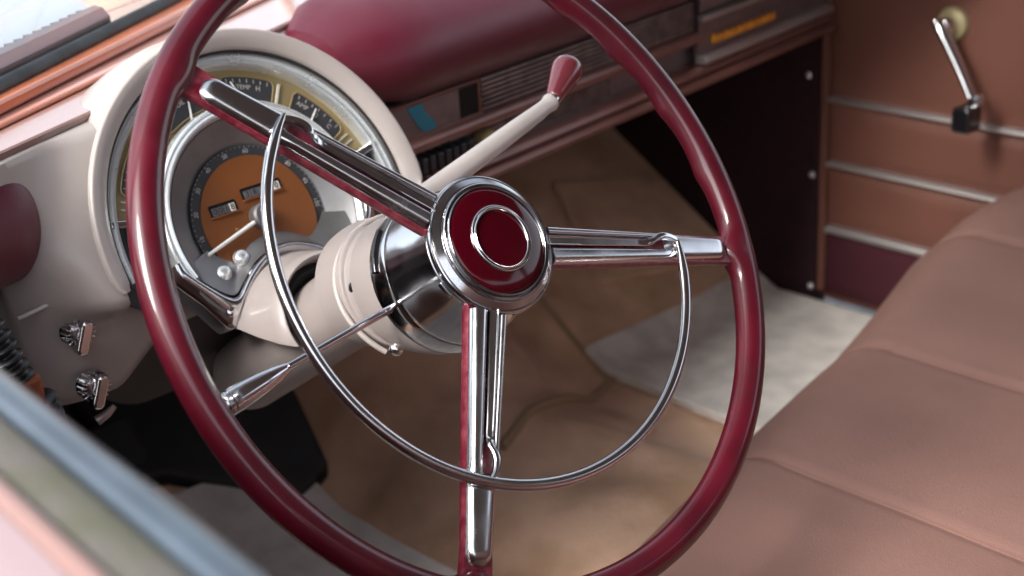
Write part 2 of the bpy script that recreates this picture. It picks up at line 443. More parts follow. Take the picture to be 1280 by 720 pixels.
# hood: lip and body, an arc of about 200 degrees
def hood():
    S = []
    a0, a1, n = -7.5, 189.5, 84
    for i in range(n + 1):
        a = lerp(a0, a1, i / n); t = R(a)
        side = max(0, -sin(t)) + abs(cos(t)) ** 3
        e = min(1, min(i, n - i) / 3.0); e = math.sqrt(max(0, 1 - (1 - e) ** 2))
        ri, ro = .1225, .1360
        mid = .1290
        ri2 = mid + (ri - mid) * lerp(.55, 1, e); ro2 = mid + (ro - mid) * lerp(.55, 1, e)
        flr = .003
        pr = [(ri2, -.055), (ri2, .0020), (ri2 + .0006, .0040), (ri2 + .0016, .0052), (ri2 + .0070, .0078), (ro2 - .0018, .0098), (ro2 - .0004, .0096), (ro2 + .0006, .0080), (ro2 + .0012, .004), (ro2 + .002 + flr * .02, -.004), (ro2 + .003 + flr * .12, -.009), (ro2 + .004 + flr * .32, -.0145), (ro2 + .005 + flr * .65, -.0200), (ro2 + .006 + flr * 1.0, -.0265), (ro2 + .007 + flr * 1.1, -.045), (ro2 + .007 + flr * 1.0, -.075), (ri2 + .002, -.075)]
        S.append([(r * cos(t), r * sin(t), z) for r, z in pr])
    return loft(S)
mesh('hood', hood(), BEIGE, IC, angle=50)
mesh('black_seal', xf(tube([(.1218 * cos(R(a)), .1218 * sin(R(a)), .0000) for a in range(-7, 190, 2)], .0013, 8), Matrix()), BLACK, IC)  # thin black bead along the inner edge of the hood
# chrome trim arc just inside the hood
mesh('outer_trim', lathe([(.1222, -.012), (.1222, -.0045), (.1208, -.0025), (.1192, -.0025), (.1180, -.0060), (.1172, -.0060), (.1160, -.0030), (.1142, -.0030), (.1128, -.0055), (.1120, -.0140)], 120, -8, 188), CHROME_SATIN, IC, angle=25)
# gold gauge arc backing, angles 12..168
gb = mesh('gauge_backing', arcband(.0830, .1130, 14, 166, -.0185, -.0135, 80), GOLD, IC)
mesh('backing_plate', prism([(.123 * cos(R(a)), .123 * sin(R(a))) for a in range(-12, 193, 4)] + [(-.10, -.04), (-.0, -.03), (.10, -.04)], -.0245, -.0195), GREYPANEL, IC)
def gauge(a0, a1, words, nang):
    S = []
    r0, r1 = .0868, .1070
    am = (a0 + a1) / 2
    # rounded arc window
    P = []
    for k in range(25):
        a = lerp(a0, a1, k / 24); e = min(1, min(k, 24 - k) / 3)
        P.append((R(a), (r1 - .004) + .004 * math.sqrt(max(0, 1 - (1 - e) ** 2))))
    for k in range(25):
        a = lerp(a1, a0, k / 24); e = min(1, min(k, 24 - k) / 3)
        P.append((R(a), (r0 + .004) - .004 * math.sqrt(max(0, 1 - (1 - e) ** 2))))
    poly = [(r * cos(a), r * sin(a)) for a, r in P]
    g = mesh('gauge', prism(poly, -.0140, -.0128), BANDBLACK, IC, smooth=False)
    fr = [Vector((x, y, -.0126)) for x, y in poly]; fr.append(fr[0])
    mesh('gauge_rim', tube(fr, .0007, 6), GOLD, g)
    T = []
    for a, s, sz in words:
        M = Matrix.Translation((.0985 * cos(R(a)), .0985 * sin(R(a)), -.0124)) @ Matrix.Rotation(R(a - 90), 4, 'Z'); T.append(text(s, sz, M))
    for k in range(7):
        a = R(lerp(a0 + 3, a1 - 3, k / 6)); T.append(xf(box(-.00035, .00035, -.0014, .0014, 0, .0003), Matrix.Translation((.1035 * cos(a), .1035 * sin(a), -.0126)) @ Matrix.Rotation(a - pi / 2, 4, 'Z')))
    mesh('markings', join(*T), NUMERAL, g, smooth=False)
    a = R(nang); c = Vector((.080 * cos(R(am)), .080 * sin(R(am)), -.0115)); e = Vector((.1025 * cos(a), .1025 * sin(a), -.0115))
    mesh('needle', tube([c, e], [.0011, .0005], 8), NEEDLE, g)
gauge(59.8, 84.5, [(67, 'H', .0055), (74, 'TEMP', .0050)], 80)
gauge(24.5, 50.5, [(45, 'AMP', .0052), (37.5, '0', .0060), (30, 'C', .0052)], 39)
gauge(95.5, 120.2, [(106, 'OIL', .0052), (114, '40', .0045)], 101)
gauge(129.5, 155.5, [(136, 'E', .0052), (149, 'F', .0052)], 146)
for a in (57.6, 87.5, 92.5, 122.4):
    mesh('divider', xf(box(-.0011, .0011, .0865, .1065, -.0134, -.0118), Matrix.Rotation(R(a - 90), 4, 'Z')), CREAM, gb, bevel=.0003)
for a in (19.0, 22.0, 158.0, 161.0):
    mesh('divider', xf(box(-.0005, .0005, .0865, .1065, -.0134, -.0122), Matrix.Rotation(R(a - 90), 4, 'Z')), CREAM, gb)
for s in (1, -1):
    a0, a1 = (-9, 11.5) if s > 0 else (168.5, 189)
    sp = mesh('side_panel', arcband(.0880, .1180, a0, a1, -.0190, -.0105, 12), GREYPANEL, IC, smooth=False)
    ribs = [arcband(.092 + k * .0034, .0932 + k * .0034, a0 + .5, a1 - 1, -.0105, -.0092, 10) for k in range(8)]
    mesh('ribs', join(*ribs), GREYPANEL, sp, smooth=False)
    ba = 12.6 if s > 0 else 167.4
    mesh('end_bar', xf(box(-.0028, .0028, .0845, .1185, -.0120, -.0040), Matrix.Rotation(R(ba - 90), 4, 'Z')), CHROME_CLEAN, IC, bevel=.0012)
mesh('side_screw', xf(lathe([(0, .003), (.0015, .0028), (.0030, .0012), (.0032, 0)], 20), Matrix.Translation((-.1185, -.0130, -.008))), STEEL, IC)

# speedometer
SP = mesh('speedometer', lathe([(.0505, -.0165), (.0543, -.0160), (.0600, -.0120), (.0690, -.0060), (.0735, -.0020), (.0745, -.0012), (.0752, -.0022), (.0762, -.0018), (.0775, .0010), (.0792, .0022), (.0806, .0012), (.0812, -.0004), (.0820, .0006), (.0832, .0014), (.0843, .0004), (.0848, -.0060), (.0848, -.020)], 110, -42, 222), DIALGREY, IC, angle=25)
mesh('bezel', lathe([(.0752, -.0010), (.0760, .0006), (.0775, .0026), (.0790, .0032), (.0804, .0024), (.0810, .0006), (.0818, .0016), (.0830, .0026), (.0842, .0016), (.0850, -.0010), (.0850, -.0080)], 110, -20, 200), CHROME_SATIN, SP, angle=25)
mesh('dial', prism([(.0470 * cos(R(a)), .0470 * sin(R(a))) for a in range(-38, 219, 4)], -.0150, -.0125), ORANGE, SP, smooth=False)
mesh('number_band', arcband(.0465, .0545, -28, 208, -.0165, -.0135, 90), BANDBLACK, SP, smooth=False)
T = []
for k in range(12):
    a = 203 - k * 226 / 11
    M = Matrix.Translation((.0503 * cos(R(a)), .0503 * sin(R(a)), -.0132)) @ Matrix.Rotation(R(a - 90), 4, 'Z')
    T.append(text(str(k * 10), .0046, M))
for k in range(56):
    a = R(203 - k * 226 / 55); l = .0010 if k % 5 else .0018
    T.append(xf(box(-.0002, .0002, .0543 - l, .0543, -.0134, -.0131), Matrix.Rotation(a - pi / 2, 4, 'Z')))
mesh('numerals', join(*T), NUMERAL, SP, smooth=False)
def odo(x0, x1, y0, y1, s, name):
    fr = prism(roundrect((x0 + x1) / 2, (y0 + y1) / 2, x1 - x0, y1 - y0, .0012), -.0126, -.0118)
    o = mesh(name, fr, GLOSSBLACK, SP, smooth=False)
    T = []; n = len(s); w = (x1 - x0 - .003) / n; last = None
    for k, ch in enumerate(s):
        cx = x0 + .0015 + w * (k + .5); cy = (y0 + y1) / 2 - .0008
        d = box(cx - w * .44, cx + w * .44, cy - (y1 - y0) * .33, cy + (y1 - y0) * .33, -.0118, -.0114)
        mesh('drum', d, WHITEDRUM if k == n - 1 else DIALGREY, o, smooth=False)
        T.append(text(ch, (y1 - y0) * .72, Matrix.Translation((cx, cy, -.0112))))
    mesh('digits', join(*T), BANDBLACK, o, smooth=False)
    mesh('window_sill', box(x0 - .0004, x1 + .0004, y0 - .0010, y0 + .0002, -.0125, -.0108), ORANGE, o, bevel=.0003)
odo(-.0378, -.0150, .0098, .0186, '0018', 'trip_odometer')
odo(-.0085, .0265, .0152, .0238, '38090', 'odometer')
a = R(195.0)
mesh('needle', join(tube([(-.003, -.0008, -.0072), (.054 * cos(a), .054 * sin(a), -.0100)], [.0017, .0013], 10)), NEEDLE, SP)
mesh('needle_hub', xf(lathe([(0, -.0028), (.0070, -.0030), (.0086, -.0042), (.0090, -.0062), (.0090, -.0120)], 40), Matrix.Translation((-.0010, .0004, 0))), DIALGREY, SP)
mesh('stop_pin', xf(lathe([(0, .0015), (.0010, .0012), (.0012, 0)], 12), Matrix.Translation((-.022, -.003, -.0125))), GOLD, SP)

# chrome plate that ends in two points either side of the column arch
def plate():
    outer = [(-.0905, -.0160), (-.0905, -.0240), (-.0868, -.0300), (-.0755, -.0455), (-.0685, -.0575), (-.0635, -.0665), (-.0600, -.0690), (-.0560, -.0680), (-.0500, -.0625), (-.0438, -.0580), (-.0330, -.0478), (-.0203, -.0385), (-.0042, -.0330), (.0042, -.0330)]
    inner = [(-.0795, -.0120), (-.0775, -.0200), (-.0720, -.0280), (-.0650, -.0360), (-.0585, -.0425), (-.0530, -.0465), (-.0490, -.0478), (-.0450, -.0460), (-.0400, -.0415), (-.0330, -.0355), (-.0240, -.0300), (-.0130, -.0255), (-.0040, -.0238), (.0, -.0237)]
    o = smoothpath([Vector((x, y, 0)) for x, y in outer], 4); i_ = smoothpath([Vector((x, y, 0)) for x, y in inner], 4)
    half = list(zip(i_, o)); S = []
    full = half + [(Vector((-a.x, a.y, 0)), Vector((-b.x, b.y, 0))) for a, b in reversed(half[:-1])]
    for a, b in full:
        row = []
        for t, z in ((0, -.018), (0, -.004), (.06, .0005), (.2, .0030), (.38, .0032), (.6, .0010), (.8, -.0010), (.94, -.0022), (1, -.0050), (1, -.020)):
            p = a.lerp(b, t); row.append((p.x, p.y, z))
        S.append(row)
    return loft(S)
PL = mesh('chrome_plate', plate(), CHROME_CLEAN, IC, angle=60)
for s in (1, -1):
    mesh('screw', xf(lathe([(0, .0030), (.0022, .0028), (.0040, .0016), (.0046, 0), (.0046, -.004)], 28), Matrix.Translation((s * .0572, -.0572, 0))), STEEL, PL)
# silver cone floor below the dial
def floorcone():
    inner = [(-.0772, -.0190), (-.0700, -.0290), (-.0585, -.0415), (-.0490, -.0468), (-.0400, -.0410), (-.0240, -.0295), (-.0040, -.0232)]
    P = smoothpath([Vector((x, y, -.001)) for x, y in inner], 4); S = []
    P = P + [Vector((-p.x, p.y, p.z)) for p in reversed(P[:-1])]
    for p in P:
        q = Vector((p.x * .66, p.y * .50 - .001, -.0120)); S.append([p, p.lerp(q, .15) + Vector((0, 0, -.001)), p.lerp(q, .6) + Vector((0, 0, -.001)), q])
    return loft(S, False, False)
mesh('lower_cone', floorcone(), DIALGREY, SP, angle=60)
for x, y in ((-.0470, -.0300), (-.0290, -.0235)):
    mesh('cone_rivet', xf(lathe([(0, .0035), (.003, .003), (.0055, .001), (.006, -.003)], 20), Matrix.Translation((x, y, -.0080))), CHROME_SATIN, SP)

# ================================================================== DASHBOARD
DB = empty('dashboard', 'two-tone dashboard with burgundy padded roll, ribbed brown panels and beige driver side', 'dashboard', Matrix.Translation((.31, .42, -.14)))
DB['label'] = 'dashboard with burgundy padded roll, brown ribbed panels and a beige section round the gauges'
bpy.context.view_layer.update()
OFF = Matrix.Translation((-.31, -.42, .14))
def dmesh(name, vf, m, parent=None, **k):
    """world coordinates -> child of the dashboard (or of one of its parts)"""
    return mesh(name, xf(vf, OFF), m, parent or DB, **k)
# beige body
def fl(x): return .25 + (x + .18) * .449
def bl(x): return .354 + (x + .127) * .654
def sstep(a, b, x):
    t = max(0, min(1, (x - a) / (b - a))); return t * t * (3 - 2 * t)
def body_section(x):
    top = fl(x); ap = sstep(-.125, -.02, x); rt = sstep(.04, .13, x)
    base_y = .2485 + .020 * max(0, (-.150 - x) / .045) ** 2.4
    P = [(top + .03, .0555), (top + .004, .0570), (top - .0015, .0572)]
    n = 26
    for i in range(n + 1):
        z = lerp(.0560, -.088, i / n)
        f = max(0, (z + .035) / .091) ** 1.25
        y = lerp(base_y, top - .004, f) - .0035 * sin(pi * min(1, f * 1.0)) * (1 - ap)
        if z > .048: y += .0
        P.append((y, z))
    for i in range(1, 13):
        t = i / 12; ang = t * pi / 2
        y0, z0 = base_y + .037 * (1 - cos(ang)), -.088 - .050 * sin(ang)      # rolled under
        y1, z1 = lerp(.236, .40, t), -.088 - .030 * t
        P.append((lerp(y0, y1, ap), lerp(z0, z1, ap)))
    P += [(.46, lerp(-.150, -.125, ap)), (.46, 0)]
    out = []
    for y, z in P:
        u = (z + .0257) / .892
        hw_ = math.sqrt(max(0, .129 ** 2 - u * u)) if u > 0 else .129
        h = max(0, min(1, (hw_ - abs(x)) / .003))
        yp = .229 + (z + .0257) * .5067 + .034
        if z > -.087 and z < .054 and y < top: y = y + h * max(0, yp - y)
        y += rt * .06 * (1 if (y < top - .03 and z < .05) else 0)
        rr = math.hypot(x, u)
        if x < .03 and h < .5 and z > -.075 and z < .0565:
            w = math.exp(-(max(0, rr - .137) / .030) ** 2) * sstep(-.055, -.022, u) * sstep(.03, -.02, x)
            y = lerp(y, .229 + (z + .0257) * .5067 - .0066, w)
        x2 = x + max(0, -.02 - z) * .16 * sstep(-.10, -.17, x)
        out.append((x2, y, z))
    return out
body = dmesh('body', loft([body_section(lerp(-.193, .160, i / 150)) for i in range(151)]), BEIGE, angle=60)
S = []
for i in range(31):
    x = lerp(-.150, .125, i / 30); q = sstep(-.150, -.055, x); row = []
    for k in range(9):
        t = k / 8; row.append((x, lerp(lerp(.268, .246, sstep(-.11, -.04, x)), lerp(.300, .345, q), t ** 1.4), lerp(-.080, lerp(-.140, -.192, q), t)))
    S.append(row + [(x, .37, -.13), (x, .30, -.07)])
dmesh('under_shade_panel', loft(S), mat('painted_underside_shade', (.060, .040, .038), .6, noise_amt=.2), angle=60)  # added panel; its dark brown paints in the shade under the beige dash
pts = [(-.1880, .2530, -.0505), (-.1700, .2465, -.0455), (-.1540, .2440, -.0405), (-.1420, .2400, -.0360), (-.132, .236, -.0325)]
dmesh('moulding', tube(smoothpath(pts, 6), .0016, 8), LEVER, body)
# pod round the column
PO = OFF @ COLM @ Matrix.Translation((0, .0165, 0))
pp_ = [(.0425, -.235, 150), (.0425, -.200, 165), (.0425, -.180, 186), (.0432, -.1745, 192), (.0448, -.1728, 194), (.0468, -.1738, 192), (.0500, -.183, 184), (.0550, -.197, 172), (.0605, -.214, 160), (.063, -.235, 152)]
S = []
for k in range(73):
    row = []
    for r, z, ae in pp_:
        an = R(lerp(-10, ae, k / 72)); row.append((r * cos(an), r * sin(an), z))
    S.append(row)
pod = mesh('column_pod', xf(loft(S, False, False), PO), BEIGE, DB, angle=60)
mesh('column_grommet', xf(lathe([(.0300, -.1950), (.0340, -.1860), (.0380, -.1830), (.0415, -.1850), (.0428, -.1890)], 64, -8, 180), PO), BLACK, DB)
# chrome control knobs with a black split lever in front
def control(x, z):
    M = OFF @ Matrix.Translation((x - .003, .2490, z)) @ Matrix.Rotation(R(90), 4, 'X') @ Matrix.Scale(.88, 4)
    k = mesh('control_knob', xf(lathe([(0, .013), (.006, .0128), (.0095, .0105), (.0112, .0060), (.0118, .0010), (.0124, 0)], 40), M), CHROME, DB)
    T = [xf(box(-.0007, .0007, .0085, .0128, .0015, .0112), M @ Matrix.Rotation(R(a), 4, 'Z')) for a in range(0, 360, 20)]
    mesh('fluting', join(*T), CHROME_CLEAN, k, bevel=.0004)
    F = xf(prism(roundrect(0, 0, .0098, .028, .0047), .010, .0200), M @ Matrix.Rotation(R(-22), 4, 'Z') @ Matrix.Translation((0, -.002, 0)))
    mesh('grip', F, CHROME_CLEAN, k, bevel=.0016)
    mesh('grip_split', xf(prism(roundrect(0, 0, .0090, .026, .004), .0090, .0130), M @ Matrix.Rotation(R(-22), 4, 'Z')), GLOSSBLACK, k, bevel=.0008)  # black split between grip and dial
control(-.1500, -.0700); control(-.1455, -.1120)
# coral shelf under the windscreen, stepped
def shelf(f0, f1, z0, z1, name, m, par=None, bv=.001):
    S = []
    for i in range(13):
        x = lerp(-.34, .31, i / 12); a, b = fl(x), bl(x); y0, y1 = lerp(a, b, f0), lerp(a, b, f1)
        S.append([(x, y0, z0), (x, y1, z0), (x, y1, z1), (x, y0, z1)])
    for i in range(13):
        x = lerp(.31, .98, i / 12); xm = .62 - x; a, b = fl(xm), bl(xm); y0, y1 = lerp(a, b, f0), lerp(a, b, f1)
        S.append([(x, y0, z0), (x, y1, z0), (x, y1, z1), (x, y0, z1)])
    return dmesh(name, loft(S), m, par, bevel=bv, seg=3)
sh = shelf(.012, 1.0, .0590, .0625, 'shelf', mat('pink_shelf_paint', (.42, .23, .195), .2, coat=1, coat_rough=.12, noise_amt=.1, noise_scale=8))
shelf(-.004, .010, .0575, .0615, 'shelf_edge', SALMONPAINT, sh)
shelf(.50, .60, .0627, .0665, 'shelf_bead', CORAL, sh, .0025)
shelf(.80, 1.0, .0627, .0730, 'shelf_bead', CORAL, sh, .004)
# right-hand dash in its own slanted line
TH = math.atan(.12); CD, SD = cos(TH), sin(TH)
def D(u, d, z): return Vector((.2 + u * CD - d * SD, .33 + u * SD + d * CD, z))
def dprof(prof, u0, u1, n=1):
    return loft([[D(lerp(u0, u1, i / n), d, z) for d, z in prof] for i in range(n + 1)])
U1 = .765
padp = [(.012, -.0110), (-.004, -.0085), (-.016, .0020), (-.0225, .018), (-.0215, .036), (-.013, .054), (.002, .068), (.022, .077), (.050, .081), (.085, .080), (.10, .06), (.09, 0)]
_pp = smoothpath([Vector((a, b, 0)) for a, b in padp], 5)
padp = [(p.x, p.y) for p in _pp]
def padloft(u0, u1, n=24):
    S = []
    for i in range(n + 1):
        f = i / n; u = lerp(u0, u1, f); e = max(0, 1 - f / .09); k = 1 - .45 * e ** 2
        S.append([D(u, .035 + (d - .035) * k, .034 + (z - .034) * k) for d, z in padp])
    return loft(S)
dmesh('padded_roll', padloft(-.048, U1), PADRED, angle=60)
# left end of the padded roll
S = []
for i in range(41):
    f = (i / 40) ** 1.6; x = lerp(-.1630, -.335, f); k = .35 + .65 * math.sqrt(1 - (1 - f / .14) ** 2) if f < .14 else 1
    yy = .256 - f * .03
    S.append([(x, yy + (d * .8 - .0) * k, .018 + (z - .034) * 1.0 * k) for d, z in padp])
dmesh('padded_roll', loft(S), PADRED, angle=60)
core = [(.004, -.012), (.004, -.0500), (.012, -.060), (.012, -.086), (.10, -.086), (.10, -.012)]
dmesh('panel_core', dprof(core, -.10, U1), DASHGREY, smooth=False)
# ribbed grilles
def ribs(u0, u1, z0, z1, n, d0, name='ribbed_grille'):
    P = []
    back = dmesh(name, dprof([(d0 + .002, z0), (d0 + .002, z1), (d0 + .005, z1), (d0 + .005, z0)], u0, u1), GRILLEBACK, smooth=False)
    for k in range(n):
        z = lerp(z0, z1, (k + .5) / n); h = (z1 - z0) / n * .2
        P.append(dprof([(d0 + .002, z - h * 1.2), (d0 - .0012, z - h), (d0 - .0012, z + h), (d0 + .002, z + h * 1.2)], u0, u1))
    return dmesh('ribs', join(*P), SATIN_DARK, back, smooth=False)
ribs(.120, .470, -.0440, -.0125, 7, .001)
ribs(.080, .330, -.0840, -.0600, 6, .008)
ribs(.560, .690, -.0280, -.0080, 7, .001)
# radio window
RW = dmesh('radio', dprof([(.003, -.0450), (.003, -.0130), (.001, -.0130), (.001, -.0450)], -.005, .118), DASHWOOD, smooth=False)
for a, b, c, e in ((-.005, .118, -.0150, -.0120), (-.005, .118, -.0465, -.0435), (.1135, .1165, -.0435, -.0150)):
    dmesh('frame', dprof([(-.0015, c), (-.0015, e), (.003, e), (.003, c)], a, b), DASHWOOD, RW, bevel=.0006)
dmesh('dial_card', dprof([(.0005, -.0430), (.0005, -.0160), (.0020, -.0160), (.0020, -.0430)], 0, .088), DASHGREY, RW, smooth=False)
teal_patch_vf = loft([[D(u, dd, z) for u, z in ((.020, -.0165), (.038, -.0165), (.043, -.026), (.054, -.036), (.054, -.0425), (.040, -.0425), (.031, -.034), (.026, -.026))] for dd in (.0002, -.0004)])
dmesh('teal_patch', teal_patch_vf, TEAL, RW, smooth=False)  # curved teal patch across the radio window
dmesh('window_gap', dprof([(.0004, -.0430), (.0004, -.0160), (.0020, -.0160), (.0020, -.0430)], .0885, .1135), GRILLEBACK, RW, smooth=False)
# bands and ledges
rb = [(.0040, -.0450), (-.0040, -.0455), (-.0075, -.0480), (-.0085, -.0520), (-.0070, -.0560), (.0, -.0585), (.012, -.0590)]
dmesh('middle_band', dprof(rb, -.10, .470, 10), DASHWOOD, angle=50)
lg = [(.012, -.0835), (-.0040, -.0840), (-.0090, -.0865), (-.0105, -.0900), (-.0085, -.0935), (-.0060, -.0945), (-.0110, -.0960), (-.0145, -.0995), (-.0140, -.1035), (-.0080, -.1065), (.02, -.1085), (.10, -.1100), (.10, -.0835)]
dmesh('lower_ledge', dprof(lg, -.10, U1, 10), DASHWOOD, angle=50)
# radio push keys and tuning knob
for k in range(9):
    u = .010 + k * .0104
    key = dmesh('push_key', dprof([(-.0010, -.0800), (-.0040, -.0790), (-.0040, -.0655), (-.0010, -.0640), (.014, -.0640), (.014, -.0800)], u, u + .0070), GREYPANEL, RW, bevel=.0008)
    dmesh('key_tip', dprof([(-.0015, -.0845), (-.0065, -.0835), (-.0065, -.0800), (-.0015, -.0795)], u + .0010, u + .0060), DASHWOOD, RW, bevel=.0008)
kM = OFF @ Matrix.Translation(D(.118, .004, -.0690)) @ Matrix.Rotation(TH, 4, 'Z') @ Matrix.Rotation(R(90), 4, 'X')
tk = mesh('tuning_knob', xf(lathe([(0, .020), (.006, .0198), (.0082, .018), (.0092, .012), (.0096, 0)], 32), kM), GOLD, RW)
# vertical divider, trim strips and amber lamp strip on the passenger side
dmesh('divider', dprof([(-.002, -.0590), (-.002, -.0080), (.006, -.0080), (.006, -.0590)], .470, .4760), KICKRED)
dmesh('glovebox_door', dprof([(-.0005, -.0270), (-.0005, -.0085), (.003, -.0085), (.003, -.0270)], .484, .552), DASHGREY, bevel=.001)
dmesh('upper_trim_strip', dprof([(.002, -.0365), (-.0065, -.0355), (-.0080, -.0325), (-.0065, -.0300), (.002, -.0290)], .478, U1, 6), DOORTRIM, bevel=.0004)
dmesh('lower_trim_strip', dprof([(.004, -.0825), (-.0090, -.0820), (-.0115, -.0775), (-.0085, -.0725), (.004, -.0718)], .478, U1, 6), DOORTRIM, bevel=.0004)
dmesh('lamp_housing', dprof([(.001, -.0725), (.001, -.0365), (.006, -.0365), (.006, -.0725)], .478, U1), DASHGREY, smooth=False)
am = [dprof([(.0005, -.0655), (-.0045, -.0645), (-.0045, -.0560), (.0005, -.0550)], .505, .635)]
AL = dmesh('amber_strip', join(*am), AMBER, bevel=.0008)
dmesh('lamp_slots', join(*[dprof([(.0, -.0568), (-.0050, -.0566), (-.0050, -.0548), (.0, -.0545)], .508 + k * .0128, .508 + k * .0128 + .0060) for k in range(10)]), DASHWOOD, AL, smooth=False)

# ================================================================== WINDSCREEN, COWL, HOOD, ROOF
WS = empty('windshield', 'split windscreen glass with black rubber gasket above the coral shelf', 'windshield', Matrix.Translation((.31, .62, .07)))
OW = Matrix.Translation((-.31, -.62, -.07))
def base(x, f=1.0):
    xm = x if x < .31 else .62 - x
    return lerp(fl(xm), bl(xm), f)
for nm, xs in (('left', (-.34, .305)), ('right', (.315, .96))):
    S = []
    for i in range(9):
        x = lerp(xs[0], xs[1], i / 8); y = base(x) + .004
        xt = lerp(x, .31, .12)
        S.append([(x, y, .076), (x, y + .004, .076), (xt, y - .34 + .004, .50), (xt, y - .34, .50)])
    mesh('glass_pane', xf(loft(S), OW), GLASS, WS, smooth=False)
g = [(lerp(-.345, .31, i / 20), base(lerp(-.345, .31, i / 20)) + .003, .0755) for i in range(21)]
g2 = [(lerp(.31, .965, i / 20), base(lerp(.31, .965, i / 20)) + .003, .0755) for i in range(21)]
mesh('gasket', xf(join(tube(g, .0060, 12), tube(g2, .0060, 12)), OW), BLACK, WS)
mesh('centre_bar', xf(tube([(.31, base(.31) + .006, .07), (.31, base(.31) - .335, .50)], .008, 12), OW), CHROME_SATIN, WS)

VG = mesh('cowl_grille', join(
    loft([[(x, bl(x) + .012 + d, z) for d, z in ((0, .068), (0, .084), (.010, .090), (.024, .090), (.034, .084), (.034, .068))] for x in [lerp(-.34, .030, i / 12) for i in range(13)]]),
    *[loft([[(x + dx, bl(x) + .036 + d, z) for d, z in ((0, .070), (0, .0885), (.010, .0885), (.010, .070))] for dx in (0, .006)]) for x in [-.33 + k * .0118 for k in range(30)]]),
    mat('cowl_grille_metal', (.16, .15, .17), .35, .6), smooth=False)
tag(VG, 'dark serrated cowl grille strip outside at the foot of the windscreen', 'grille')

HB = empty('car_hood', 'pale glossy car bonnet and cowl seen through the windscreen', 'car hood', Matrix.Translation((.31, 1.2, .03)))
OH = Matrix.Translation((-.31, -1.2, -.03))
def cl(x): xm = x if x < .31 else .62 - x; return .523 + (xm + .0) * .485     # seam between cowl and bonnet
S = []
for i in range(27):
    x = lerp(-.46, 1.08, i / 26); z = .066 - .10 * max(0, abs(x - .31) - .5) ** 1.5
    S.append([(x, base(x) + .012, z - .012), (x, base(x) + .012, z), (x, cl(x), z + .001), (x, cl(x), z - .012)])
mesh('cowl', xf(loft(S), OH), mat('pale_cowl_paint', (.46, .41, .42), .2, coat=1, coat_rough=.05), HB)
S = []
for i in range(27):
    x = lerp(-.46, 1.08, i / 26); q = abs(x - .31) / .77
    row = []
    for k in range(15):
        y = lerp(cl(x) + .006, 1.75, k / 14); f = k / 14
        row.append((x, y, .067 - .03 * f - .06 * f ** 3 - .20 * q ** 4))
    row += [(x, 1.75, -.25), (x, cl(x) + .006, .02)]
    S.append(row)
mesh('bonnet_panel', xf(loft(S), OH), HOODPAINT, HB, angle=60)
S = [[(x, cl(x) + d, z) for d, z in ((.0, .055), (.0, .0665), (.006, .0665), (.006, .055))] for x in [lerp(-.46, 1.08, i / 26) for i in range(27)]]
mesh('seam_strip', xf(loft(S), OH), mat('purple_grey_seam', (.16, .09, .13), .5), HB, smooth=False)

RF = empty('car_roof', 'grey-lined car roof and screen pillars over the cabin', 'car roof', Matrix.Translation((.31, -.5, .5)))
OR = Matrix.Translation((-.31, .5, -.5))
S = []
for i in range(21):
    x = lerp(-.40, 1.02, i / 20); q = (x - .31) / .71; z = .515 + .05 * (1 - q ** 4)
    S.append([(x, .05 + .12 * (1 - q * q), z - .03), (x, -1.7, z - .03), (x, -1.7, z), (x, .05 + .12 * (1 - q * q), z)])
mesh('roof_panel', xf(loft(S), OR), HEADLINER, RF)
for sx in (-1, 1):
    xb, xt = .31 + sx * .67, .31 + sx * .60
    yb = base(xb if sx < 0 else .62 - (.31 - .67)) if False else .20
    mesh('screen_pillar', xf(tube([(xb, .235, .06), (lerp(xb, xt, .5), .12, .29), (xt, .03, .51)], .020, 12), OR), HEADLINER, RF)
    mesh('door_pillar', xf(tube([(.31 + sx * .69, -.95, -.1), (.31 + sx * .66, -1.0, .51)], .04, 12), OR), HEADLINER, RF)

# ================================================================== PASSENGER DOOR
PD = empty('passenger_door', 'far brown vinyl passenger door with three trim strips', 'car door', Matrix.Translation((.98, -.2, -.46)))
OP = Matrix.Translation((-.98, .2, .46))
def pm(name, vf, m, par=None, **k): return mesh(name, xf(vf, OP), m, par or PD, **k)
def dpanel(y0, y1, z0, z1, th=.006, puff=.0, m=DOORVINYL, name='upholstery_panel', x=.98):
    S = []
    n, k = 18, 8
    V = []; F = []
    for i in range(n + 1):
        for j in range(k + 1):
            fy, fz = i / n, j / k
            e = min(1, min(fz, 1 - fz) * 6); e2 = min(1, min(fy, 1 - fy) * 30)
            V.append(Vector((x - th * math.sqrt(max(0, 1 - (1 - e) ** 2)) * math.sqrt(max(0, 1 - (1 - e2) ** 2)) - puff * sin(pi * fz), lerp(y0, y1, fy), lerp(z0, z1, fz))))
    for i in range(n):
        for j in range(k):
            a = i * (k + 1) + j; F.append((a, a + 1, a + k + 2, a + k + 1))
    return pm(name, (V, F), m, angle=60)
pm('door_shell', box(.981, 1.03, -.95, .437, -.47, .13), DOORVINYL, bevel=.006)
dpanel(-.94, .425, -.192, .125)
dpanel(-.94, .425, -.277, -.200)
dpanel(-.94, .425, -.366, -.285)
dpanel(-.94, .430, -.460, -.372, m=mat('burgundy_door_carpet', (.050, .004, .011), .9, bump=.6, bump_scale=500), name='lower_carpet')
for z, w, m in ((-.1955, .0042, DOORTRIM), (-.2805, .0042, DOORTRIM), (-.3685, .0060, DOORTRIM)):
    pm('trim_strip', loft([[(.980 + a, y, z + b) for a, b in ((.003, -w), (-.0085, -w * .8), (-.0110, 0), (-.0085, w * .8), (.003, w))] for y in (-.93, .423)]), m, angle=60)
pm('edge_welt', tube([(.976, .4310, -.455), (.976, .4310, .12)], .0060, 10), DOORVINYL)
